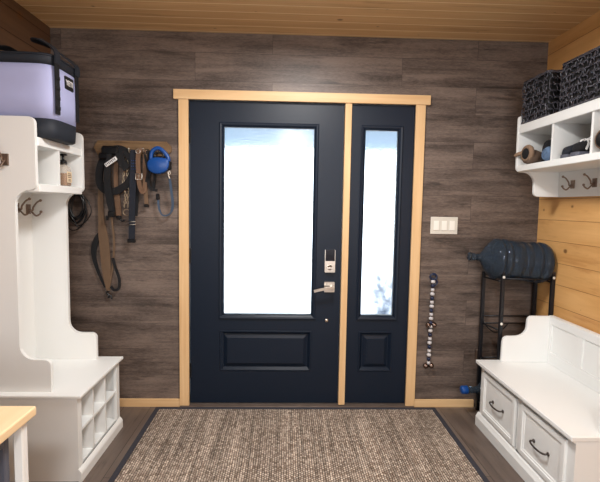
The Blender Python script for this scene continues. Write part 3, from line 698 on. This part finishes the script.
g = G(); g.strap(spl([(bx_+0.064, -0.075, bz_-0.085), (bx_+0.070, -0.06, bz_-0.16), (bx_+0.075, -0.045, bz_-0.26), (bx_+0.055, -0.04, bz_-0.315), (bx_+0.010, -0.04, bz_-0.325), (bx_-0.015, -0.04, bz_-0.28), (bx_-0.020, -0.04, bz_-0.21)], 6), [0.016]*16+[0.010]*12+[0.013]*9, 0.004); g.obj('cord', M['grey_cord'], t)
g = G(); g.box(bx_-0.034, bx_-0.010, -0.050, -0.032, bz_-0.225, bz_-0.185, 0.005); g.obj('end_tab', M['blackplast'], t)

# ================================================================ LIGHT SWITCH
t = thing('light_switch', 'white three rocker light switch plate right of the door', 'light switch', (1.07, 0, 1.266))
g = G(); g.box(0.978, 1.163, -0.007, -0.0003, 1.209, 1.325, 0.003, seg=2); g.obj('plate', M['plate'], t)
for k in range(3):
    x = 1.0705+(k-1)*0.054
    g = G(); g.rings([[Vector((x-0.0175, -0.0065, 1.235)), Vector((x+0.0175, -0.0065, 1.235)), Vector((x+0.0175, -0.0065, 1.299)), Vector((x-0.0175, -0.0065, 1.299))],
                      [Vector((x-0.0165, -0.0125, 1.236)), Vector((x+0.0165, -0.0125, 1.236)), Vector((x+0.0165, -0.0082, 1.298)), Vector((x-0.0165, -0.0082, 1.298))]], True, 0, False)
    g.obj('rocker', M['white_plastic'], t)

# ================================================================ DOORBELL STRAP
bell_t = t = thing('bell_strap', 'beaded strap with small bells hanging on the wall beside the door', 'bell strap', (1.018, 0, 0.93))
g = G(); g.tube(spl([(1.024, -0.012, 0.915), (1.020, -0.012, 0.6), (1.014, -0.012, 0.31)], 6), 0.003, 6)
g.tube([(1.026+0.022*math.cos(a*PI/8), -0.014, 0.918+0.020*math.sin(a*PI/8)) for a in range(16)], 0.007, 7, True)
g.tube(spl([(1.042, -0.012, 0.905), (1.054, -0.014, 0.88), (1.040, -0.014, 0.862), (1.030, -0.012, 0.87)], 4), 0.005, 6)
g.tube([(1.026, 0, 0.930), (1.026, -0.02, 0.930)], 0.004, 6)
g.obj('cord', M['bead_b'], t)
n = 21
for k in range(n):
    z = 0.885-k*(0.565/(n-1)); x = 1.023-0.009*(k/(n-1)); dark = k % 3 == 1
    g = G(); g.lathe([(0.007, -0.010), (0.0125, -0.008), (0.0125, 0.008), (0.007, 0.010)] if k % 3 else [(0.006, -0.012), (0.015, -0.006), (0.015, 0.006), (0.006, 0.012)], (x, -0.0165, z), 'Z', 12)
    g.obj('bead', M['bead_b' if dark else 'bead_w'], t)['label'] = 'navy bead' if dark else 'pale grey bead'
for (x, z) in ((1.000, 0.585), (1.040, 0.588), (0.994, 0.300), (1.032, 0.302)):
    g = G(); g.ball((x, -0.022, z), 0.0185, 14); g.ball((x+0.004, -0.040, z-0.002), 0.004, 6)
    g.tube([(x, -0.02, z+0.017), ((x+1.017)/2, -0.018, z+0.026), (1.017, -0.016, z+0.022)], 0.003, 6); g.obj('bell', M['bell'], t)

bell_t.location.x -= 0.016

# ================================================================ BENCH (right)
bt = thing('storage_bench', 'white storage bench with two drawers and low panelled back, right wall', 'bench', (1.45, -0.72, 0))
FX, BY0, BY1, BZ = 1.258, -1.172, -0.262, 0.424
g = G(); g.box(1.226, 1.700, -1.190, -0.240, BZ-0.022, BZ, 0.004, seg=2); g.obj('seat_top', M['white'], bt)
g = G()
g.box(FX+0.018, 1.690, BY0, BY0+0.02, 0, BZ-0.022); g.box(FX+0.018, 1.690, BY1-0.02, BY1, 0, BZ-0.022)
g.box(1.660, 1.675, BY0+0.02, BY1-0.02, 0, BZ-0.022)
g.box(FX, FX+0.018, BY0, BY0+0.055, 0.06, BZ-0.022); g.box(FX, FX+0.018, BY1-0.035, BY1, 0.06, BZ-0.022)
g.box(FX, FX+0.018, -0.745, -0.705, 0.06, BZ-0.022); g.box(FX, FX+0.018, BY0+0.055, BY1-0.035, BZ-0.048, BZ-0.022)
g.box(FX, FX+0.018, BY0+0.055, BY1-0.035, 0.05, 0.098)
g.prism([(FX-0.002, BZ-0.022), (FX-0.022, BZ-0.022), (FX-0.010, BZ-0.034), (FX-0.002, BZ-0.040)], 'XZ', BY0, BY1)
g.obj('bench_carcass', M['white'], bt)
g = G(); g.prism([(FX, 0.0), (FX-0.020, 0.0), (FX-0.020, 0.058), (FX-0.014, 0.068), (FX-0.008, 0.080), (FX, 0.086)], 'XZ', BY0-0.008, BY1+0.012)
g.obj('plinth', M['white'], bt)
def rect_frame(g, y0, y1, z0, z1, prof):
    g.rings([[Vector((x, y0+d, z0+d)), Vector((x, y1-d, z0+d)), Vector((x, y1-d, z1-d)), Vector((x, y0+d, z1-d))] for d, x in prof], True, 0, False)
for (y0, y1) in ((-0.693, -0.300), (-1.118, -0.745)):
    z0, z1 = 0.102, 0.370
    g = G()
    rect_frame(g, y0, y1, z0, z1, [(0, FX+0.014), (0, FX-0.008), (0.004, FX-0.011), (0.026, FX-0.011), (0.030, FX-0.006), (0.036, FX-0.006), (0.040, FX-0.002), (0.044, FX-0.002)])
    d = g.obj('drawer', M['white'], bt)
    yc = (y0+y1)/2; zc = 0.232
    g = G(); hw = 0.060
    g.tube(spl([(FX-0.004, yc-hw, zc), (FX-0.022, yc-hw, zc), (FX-0.030, yc-hw*0.6, zc-0.003), (FX-0.032, yc, zc-0.004), (FX-0.030, yc+hw*0.6, zc-0.003), (FX-0.022, yc+hw, zc), (FX-0.004, yc+hw, zc)], 5), 0.0048, 8)
    for s_ in (-1, 1): g.lathe([(0.010, 0), (0.010, -0.004), (0.006, -0.006)], (FX-0.002, yc+s_*hw, zc), 'X', 14)
    g.obj('pull_handle', M['pull'], d)
# arms and back
def arm(y0, y1):
    pts = [(1.668, BZ), (1.368, BZ), (1.370, 0.552)] + arc(1.402, 0.560, 0.030, 180, 90, 5)
    pts += [(1.460, 0.592)] + arc(1.462, 0.652, 0.058, 275, 355, 6) + arc(1.552, 0.690, 0.030, 180, 90, 5) + [(1.668, 0.720)]
    g = G(); g.prism(pts, 'XZ', y0, y1); o = g.obj('arm_panel', M['white'], bt)
    bv = o.modifiers.new('bevel', 'BEVEL'); bv.width = 0.004; bv.segments = 2; bv.limit_method = 'ANGLE'; bv.angle_limit = math.radians(50)
arm(-0.288, -0.266); arm(-1.172, -1.150)
g = G(); g.box(1.668, 1.700, -1.172, -0.266, BZ, 0.722, 0.003)
g.box(1.660, 1.668, -1.150, -0.288, 0.672, 0.720, 0.002); g.box(1.660, 1.668, -1.150, -0.288, BZ, 0.50, 0.002)
for y in (-0.288, -0.575, -0.863, -1.150): g.box(1.660, 1.668, max(y-0.028, -1.150), min(y+0.028, -0.288), 0.5, 0.672)
g.obj('back_panel', M['white'], bt)

# ================================================================ WALL SHELF (right)
ws = thing('wall_shelf', 'white wall mounted cubby shelf with coat hooks, right wall', 'shelf', (1.57, -0.7, 1.46))
SX, SY0, SY1 = 1.412, -1.24, -0.243
sp = [(1.682, 1.464), (1.555, 1.464)] + arc(1.555, 1.492, 0.028, 270, 180, 4) + arc(1.457, 1.541, 0.070, 0, 85, 6) + arc(1.440, 1.640, 0.028, 265, 180, 5) + arc(1.425, 1.935, 0.015, 180, 20, 5) + arc(1.50, 1.948, 0.04, 200, 270, 4) + [(1.682, 1.905)]
for (a, b_) in ((SY1-0.020, SY1), (SY0, SY0+0.02)):
    g = G(); g.prism(sp, 'XZ', a, b_); o = g.obj('side_panel', M['white'], ws)
    bv = o.modifiers.new('bevel', 'BEVEL'); bv.width = 0.003; bv.segments = 2; bv.limit_method = 'ANGLE'; bv.angle_limit = math.radians(50)
ya, yb_ = SY0+0.02, SY1-0.02
g = G(); g.box(SX+0.002, 1.682, ya, yb_, 1.842, 1.895, 0.003); g.obj('shelf', M['white'], ws)
g = G(); g.box(SX+0.002, 1.682, ya, yb_, 1.614, 1.650, 0.003); g.obj('shelf', M['white'], ws)
for y in (-0.595, -0.905): g = G(); g.box(SX+0.010, 1.682, y-0.008, y+0.008, 1.650, 1.842); g.obj('divider', M['white'], ws)
g = G(); g.box(1.682, 1.716, SY0, SY1, 1.464, 1.895); g.obj('back_panel', M['white'], ws)
for y in (-0.40, -0.585, -0.77, -0.955, -1.13): hook(ws, (1.682, y, 1.535), (-1, 0, 0))

# ---- baskets
def basket(loc, L, D, Hh, label, seed):
    rnd = random.Random(seed)
    x0, y0, z0 = loc        # min corner
    t = thing('woven_basket', label, 'basket', (x0+D/2, y0+L/2, z0), 'black baskets on the wall shelf')
    def ring(z, ins): return [Vector((a, b, z)) for a, b in rr(x0+ins, x0+D-ins, y0+ins, y0+L-ins, 0.02, 4)]
    g = G()
    g.rings([ring(z0+0.001, 0.010), ring(z0+Hh-0.006, 0.004), ring(z0+Hh-0.006, 0.010), ring(z0+0.008, 0.016)], True, 0, False); g.obj('liner', M['wickback'], t)
    g = G()
    def W(side, u, z, d):
        k = (z-z0)/Hh; ins = 0.006*(1-k)-d
        return {0: (x0+ins, y0+u, z), 1: (x0+D-ins, y0+u, z), 2: (x0+u, y0+ins, z), 3: (x0+u, y0+L-ins, z)}[side]
    for side, S in ((0, L), (1, L), (2, D), (3, D)):
        rows = 7; step = 0.022; r = 0.025
        nn = int((S-0.02)/step)
        for j in range(rows):
            zc = z0+0.022+(Hh-0.044)*j/(rows-1)
            for i in range(nn+1):
                u = 0.012+(S-0.024)*i/nn+rnd.uniform(-0.006, 0.006); a0 = rnd.uniform(-0.9, 0.9)+(PI if (i+j) % 2 else 0)
                pts = []
                for q in range(6):
                    a = a0+q/5*PI*rnd.uniform(0.85, 1.0); rr_ = r*rnd.uniform(0.85, 1.1)
                    uu = min(max(u+rr_*math.cos(a), 0.006), S-0.006); zz = min(max(zc+rr_*0.85*math.sin(a), z0+0.006), z0+Hh-0.01)
                    pts.append(W(side, uu, zz, 0.001+0.006*math.sin(PI*q/5)))
                g.tube(pts, 0.0029, 5)
    g.obj('weave', M['wicker'], t)
    g = G()
    g.tube(ring(z0+0.007, 0.003), 0.006, 6, True); g.obj('base_rim', M['wicker'], t)
    g = G(); g.tube(ring(z0+Hh-0.005, 0.003), 0.0065, 6, True)
    for k in range(2):
        w = ring(z0+Hh, 0.001); m_ = len(w)*3; pts = []
        for i in range(m_):
            a = w[(i//3) % len(w)].lerp(w[(i//3+1) % len(w)], (i % 3)/3); pts.append(a+Vector((0.003*math.cos(i*1.3+k*PI), 0.003*math.sin(i*1.3+k*PI), 0.004*math.sin(i*1.3+k*PI))))
        g.tube(pts, 0.0035, 5, True)
    g.obj('rim', M['wicker'], t)
    return t
basket((1.420, -0.530, 1.8955), 0.262, 0.240, 0.246, 'black woven basket at the door end of the wall shelf', 1)
basket((1.420, -1.215, 1.8955), 0.575, 0.240, 0.236, 'larger black woven basket cut off by the right picture edge', 2)

# ---- contents of cubbies
ZB = 1.6502
def shoe(root, pts_len, mats, flip=1):
    pass
# tan fleece slipper, opening forward
t = thing('fleece_slipper', 'tan fleece lined slipper poking out of the first cubby', 'slipper', (1.47, -0.34, ZB))
def lp(cx_, cy_, cz_, ry, rz, x, n=20): return [Vector((x, cy_+ry*math.cos(2*PI*k/n), cz_+rz*math.sin(2*PI*k/n))) for k in range(n)]
g = G(); g.rings([lp(0, -0.350, ZB+0.044, 0.036, 0.036, 1.415), lp(0, -0.350, ZB+0.046, 0.050, 0.0445, 1.440), lp(0, -0.348, ZB+0.044, 0.049, 0.0435, 1.47), lp(0, -0.340, ZB+0.036, 0.040, 0.0355, 1.52), lp(0, -0.335, ZB+0.025, 0.025, 0.022, 1.56)], True); g.obj('shoe_body', M['suede'], t)
g = G(); g.tube([(1.428, -0.348+0.045*math.cos(a*PI/10), ZB+0.064+0.038*math.sin(a*PI/10)) for a in range(20)], 0.015, 8, True); g.obj('fleece_cuff', M['fur'], t)
g = G(); g.rings([lp(0, -0.348, ZB+0.064, 0.036, 0.030, 1.4125), lp(0, -0.348, ZB+0.064, 0.038, 0.032, 1.4145)], True); g.obj('opening', M['knit'], t)
g = G(); g.tube(spl([(1.43, -0.305, ZB+0.075), (1.41, -0.285, ZB+0.070), (1.395, -0.262, ZB+0.060)], 4), [0.010, 0.010, 0.011, 0.012, 0.012, 0.012, 0.011, 0.010, 0.008], 8); g.obj('pull_tab', M['fur'], t)
# black knit hat
def lump(name, label, cat, c, s, m, seed, group=None, amp=0.10, e=2.4):
    rnd = random.Random(seed); ph = [rnd.uniform(0, 6) for _ in range(6)]
    g = G(); R = []
    n = 28
    for i in range(15):
        a = PI*i/14; rr_ = max(math.sin(a), 1e-3)**0.75; ring = []
        for k in range(n):
            b_ = 2*PI*k/n; w = 1+amp*(math.sin(3*b_+ph[0]+i*0.4)+0.6*math.sin(5*b_+ph[1]-i*0.7))*0.6
            ring.append(Vector((c[0]+s[0]*rr_*math.cos(b_)*w, c[1]+s[1]*rr_*math.sin(b_)*w, c[2]+s[2]*(1-math.cos(a))/2*(1+amp*0.5*math.sin(2*b_+ph[2])*math.sin(a)))))
        R.append(ring)
    g.rings(R, False); return g
g = lump('', '', '', (1.522, -0.470, ZB), (0.070, 0.066, 0.135), None, 3)
t = thing('knit_hat', 'black knitted hat lying behind the slipper in the first cubby', 'hat', (1.522, -0.47, ZB)); g.obj('crown', M['knit'], t)
g = G(); g.tube([(1.520+0.058*math.cos(a*PI/12), -0.470+0.056*math.sin(a*PI/12), ZB+0.022) for a in range(24)], 0.018, 8, True); g.obj('cuff', M['knit'], t)
g = G(); g.rings([lp(0, -0.535, ZB+0.040, 0.004, 0.006, 1.421), lp(0, -0.535, ZB+0.040, 0.030, 0.034, 1.425), lp(0, -0.535, ZB+0.041, 0.038, 0.0405, 1.437), lp(0, -0.535, ZB+0.041, 0.038, 0.0405, 1.452), lp(0, -0.535, ZB+0.040, 0.02, 0.02, 1.456)])
g.tube([(1.422, -0.535+0.026*math.cos(a), ZB+0.040+0.028*math.sin(a)) for a in [k*PI/8 for k in range(16)]], 0.003, 5, True)
g.strap(spl([(1.422, -0.552, ZB+0.052), (1.418, -0.535, ZB+0.040), (1.422, -0.518, ZB+0.030)], 3), 0.010, 0.003, (-1, 0, 0))
tag(g.obj('rolled_mitten', M['bluegrey']), 'blue-grey round fabric roll in front of the black hat in the first cubby', 'mitten')

# black trainers with white stripes (second cubby)
def trainer(y, x, zrot, label, m_up, stripes):
    t = thing('trainer', label, 'shoe', (x, y, ZB), 'black footwear in the second cubby')
    Mx = Matrix.Translation((x, y, ZB)) @ Matrix.Rotation(zrot, 4, 'Z')
    L_ = 0.22
    def sec(u, w, h, z0=0.012):
        return [Vector((u, w*math.copysign(abs(math.cos(a))**0.8, math.cos(a)), z0+h*(0.5+0.5*math.sin(a)))) for a in [2*PI*k/18 for k in range(18)]]
    g = G(); g.rings([sec(-0.005, 0.012, 0.020), sec(0.01, 0.030, 0.034), sec(0.05, 0.040, 0.044), sec(0.10, 0.038, 0.062), sec(0.14, 0.034, 0.078), sec(0.19, 0.033, 0.082), sec(0.212, 0.028, 0.078), sec(0.22, 0.016, 0.05)]); g.xf(Mx)
    g.obj('upper', m_up, t)
    g = G(); o2 = [(0, 0.0)]
    side = [(-0.010, 0.012), (0.0, 0.028), (0.03, 0.040), (0.07, 0.043), (0.12, 0.036), (0.18, 0.036), (0.215, 0.030), (0.226, 0.010)]
    outl = side+[(a, -b) for a, b in side[::-1]]
    g.prism(outl, 'XY', 0.0, 0.016); g.xf(Mx); g.obj('sole', M['greysole'], t)
    if stripes:
        g = G()
        for k in range(3):
            u = 0.022+k*0.024
            g.strap(spl([(u, -0.042, 0.022), (u+0.014, -0.040, 0.045), (u+0.022, -0.024, 0.058), (u+0.026, -0.004, 0.064), (u+0.022, 0.020, 0.060)], 3), 0.009, 0.003, (0, -1, 0.4))
        for k in range(4): g.tube([(0.062+k*0.018, -0.018, 0.060+k*0.008), (0.066+k*0.018, 0, 0.064+k*0.008), (0.062+k*0.018, 0.018, 0.060+k*0.008)], 0.0025, 6)
        g.xf(Mx); g.obj('stripes', M['lace'], t)
    t.scale = (1, 1.1, 1.35)
    return t
trainer(-0.775, 1.432, 0.10, 'black trainer with white side stripes in the second cubby', M['knit'], True)
trainer(-0.670, 1.445, 0.02, 'plain black low shoe beside the striped trainer', M['navy_web'], False)
# slip-on beneath third divider: brown leather glove / handbag
t = thing('leather_boot', 'brown and black leather boot lying in the third cubby', 'boot', (1.52, -0.99, ZB))
g = G(); g.rings([lp(0, -0.985, ZB+0.052, 0.035, 0.030, 1.425), lp(0, -0.985, ZB+0.054, 0.062, 0.050, 1.432), lp(0, -0.985, ZB+0.054, 0.066, 0.053, 1.47), lp(0, -0.985, ZB+0.052, 0.060, 0.051, 1.56), lp(0, -0.985, ZB+0.045, 0.05, 0.042, 1.65)]); g.obj('boot_leg', M['brownlea'], t)
g = G(); g.tube([(1.428, -0.985+0.056*math.cos(a*PI/10), ZB+0.058+0.043*math.sin(a*PI/10)) for a in range(20)], 0.007, 8, True); g.obj('boot_trim', M['tan'], t)
g = G(); g.rings([lp(0, -0.985, ZB+0.056, 0.050, 0.038, 1.4195), lp(0, -0.985, ZB+0.056, 0.048, 0.036, 1.4210)]); g.obj('boot_lining', M['knit'], t)

# ================================================================ WATER JUG RACK + jugs
rk = thing('jug_rack', 'black metal two tier water jug stand in the corner behind the bench', 'rack', (1.52, -0.14, 0))
RF, RBk, RL, RR_ = -0.227, -0.045, 1.372, 1.704
for (x, y, zt) in ((RL+0.010, RF, 0.990), (RR_, RF, 0.990), (RL-0.030, RBk, 0.965), (RR_-0.005, RBk, 0.965)):
    g = G(); g.box(x-0.011, x+0.011, y-0.011, y+0.011, 0, zt, 0.002)
    o = g.obj('post', M['iron'], rk)
    if y == RF:
        g = G(); g.lathe([(0.009, -0.011), (0.008, -0.014)], (x, RF, zt-0.035), 'Y', 12); g.obj('screw_cap', M['white_plastic'], o)
        if x < 1.5: g = G(); g.lathe([(0.009, -0.011), (0.008, -0.014)], (x, RF, 0.655), 'Y', 12); g.obj('screw_cap', M['white_plastic'], o)
def rail(a, b_, r_):
    g = G(); g.tube([a, b_], r_, 8); g.obj('rail', M['iron'], rk)
for z in (0.945, 0.66, 0.61, 0.37, 0.060): rail((RL-0.030, RBk, z), (RR_-0.005, RBk, z), 0.005)
for z in (0.945, 0.37, 0.060): rail((RL+0.01, RF, z), (RR_, RF, z), 0.006)
for z in (0.925, 0.61, 0.37, 0.060):
    rail((RL+0.01, RF, z), (RL-0.030, RBk, z), 0.005); rail((RR_, RF, z), (RR_-0.005, RBk, z), 0.005)
g = G(); g.box(RL-0.050, RL-0.025, -0.034+0.0, -0.012, 0.335, 0.42, 0.003); g.obj('bracket', M['bronze'], rk)
g = G(); g.tube(spl([(RL-0.030, RBk-0.006, 0.655), (RL-0.01, RBk-0.02, 0.60), (RL+0.05, RBk-0.03, 0.555), (RL+0.11, RBk-0.02, 0.575), (RL+0.15, RBk-0.006, 0.61)], 5), 0.004, 6)
tag(g.obj('strap_cord', M['blackplast']), 'thin black cord looped on the back rail of the jug stand', 'cord')

def jug(o, tilt, label, group, cap, rs=1.0, ls=1.0):
    """lying jug: axis along +X from neck to base; o = neck end point"""
    t = thing('water_jug', label, 'water jug', o, group)
    Mx = Matrix.Translation(o) @ Matrix.Rotation(tilt, 4, 'Y')
    prof = [(0.018, 0.0), (0.025, 0.004), (0.025, 0.022), (0.020, 0.027), (0.024, 0.033), (0.024, 0.042), (0.020, 0.047), (0.024, 0.075), (0.040, 0.088), (0.075, 0.112), (0.100, 0.132), (0.116, 0.148), (0.125, 0.162), (0.127, 0.175), (0.120, 0.184), (0.112, 0.190), (0.120, 0.197), (0.126, 0.206), (0.126, 0.220), (0.116, 0.227), (0.116, 0.235), (0.121, 0.242),
            (0.121, 0.300), (0.117, 0.305), (0.121, 0.310), (0.121, 0.345), (0.117, 0.350), (0.121, 0.355), (0.120, 0.376), (0.126, 0.386), (0.127, 0.398), (0.119, 0.406), (0.113, 0.414), (0.119, 0.422), (0.127, 0.430), (0.126, 0.452), (0.118, 0.470), (0.100, 0.482), (0.04, 0.478), (0.0, 0.474)]
    prof = [(r*rs if r > 0.03 else r, h*ls) for r, h in prof]
    g = G(); g.lathe(prof, (0, 0, 0), 'X', 40)
    inner = [(r-0.004 if r > 0.02 else r, h) for r, h in prof if 0.05 < h < 0.475*ls]
    g.lathe(inner, (0.0, 0, 0), 'X', 40)
    g.xf(Mx); b_ = g.obj('jug_body', M['jug'], t)
    if cap:
        g = G(); g.lathe([(0.012, -0.034), (0.024, -0.030), (0.027, -0.022), (0.028, 0.010), (0.026, 0.012)], (0, 0, 0), 'X', 24); g.xf(Mx); g.obj('cap', M['blue'], t)
    else:
        g = G(); g.tube([(0.012, 0.0245*math.cos(a*PI/10), 0.0245*math.sin(a*PI/10)) for a in range(20)], 0.004, 6, True); g.xf(Mx); g.obj('neck_ring', M['blackplast'], t)
    return t
jug((1.186, -0.142, 1.076), math.radians(4.5), 'large smoky blue water jug lying on top of the black stand', 'water jugs on the stand', False, 1.05, 1.07)
jug((1.214, -0.137, 0.180), 0.0, 'lower water jug with blue cap, mostly hidden behind the bench', 'water jugs on the stand', True, 0.62, 0.93)

# ================================================================ WORK TABLE (bottom left)
wt = thing('work_table', 'white framed table with pale wood top at the lower left corner', 'table', (-1.14, -2.0, 0))
TX1, TY1 = -0.762, -1.602
g = G(); g.box(-1.500, TX1, -2.50, TY1, 0.722, 0.752, 0.006, seg=3); g.obj('tabletop', M['table_wood'], wt)
for (x, y) in ((TX1-0.028, TY1-0.042), (TX1-0.028, -2.46), (-1.47, TY1-0.045), (-1.47, -2.46)):
    g = G(); g.box(x-0.014, x+0.014, y-0.014, y+0.014, 0, 0.722, 0.003); g.obj('leg', M['white'], wt)
g = G(); g.box(TX1-0.042, TX1-0.030, -2.44, TY1-0.063, 0.700, 0.722); g.box(-1.45, TX1-0.05, TY1-0.050, TY1-0.040, 0.690, 0.722); g.obj('apron', M['white'], wt)
t = thing('storage_cabinet', 'grey panelled cabinet with dark open front under the table', 'cabinet', (-1.15, -1.95, 0))
g = G(); g.box(-1.44, TX1-0.045, TY1-0.092, TY1-0.068, 0.0, 0.69, 0.003); g.box(-1.44, TX1-0.045, -2.35, -2.33, 0.0, 0.69); g.box(-1.44, TX1-0.045, -2.33, TY1-0.092, 0.0, 0.03); g.box(-1.44, TX1-0.045, -2.33, TY1-0.092, 0.67, 0.69); g.box(-1.44, -1.42, -2.33, TY1-0.092, 0.03, 0.67)
g.obj('cabinet_body', M['greysole'], t)
g = G(); g.box(TX1-0.075, TX1-0.060, -1.775, TY1-0.094, 0.032, 0.668); g.obj('dark_panel', M['wickback'], t)
g = G(); g.box(TX1-0.060, TX1-0.045, -1.800, -1.777, 0.032, 0.668); g.obj('frame_strip', M['white'], t)
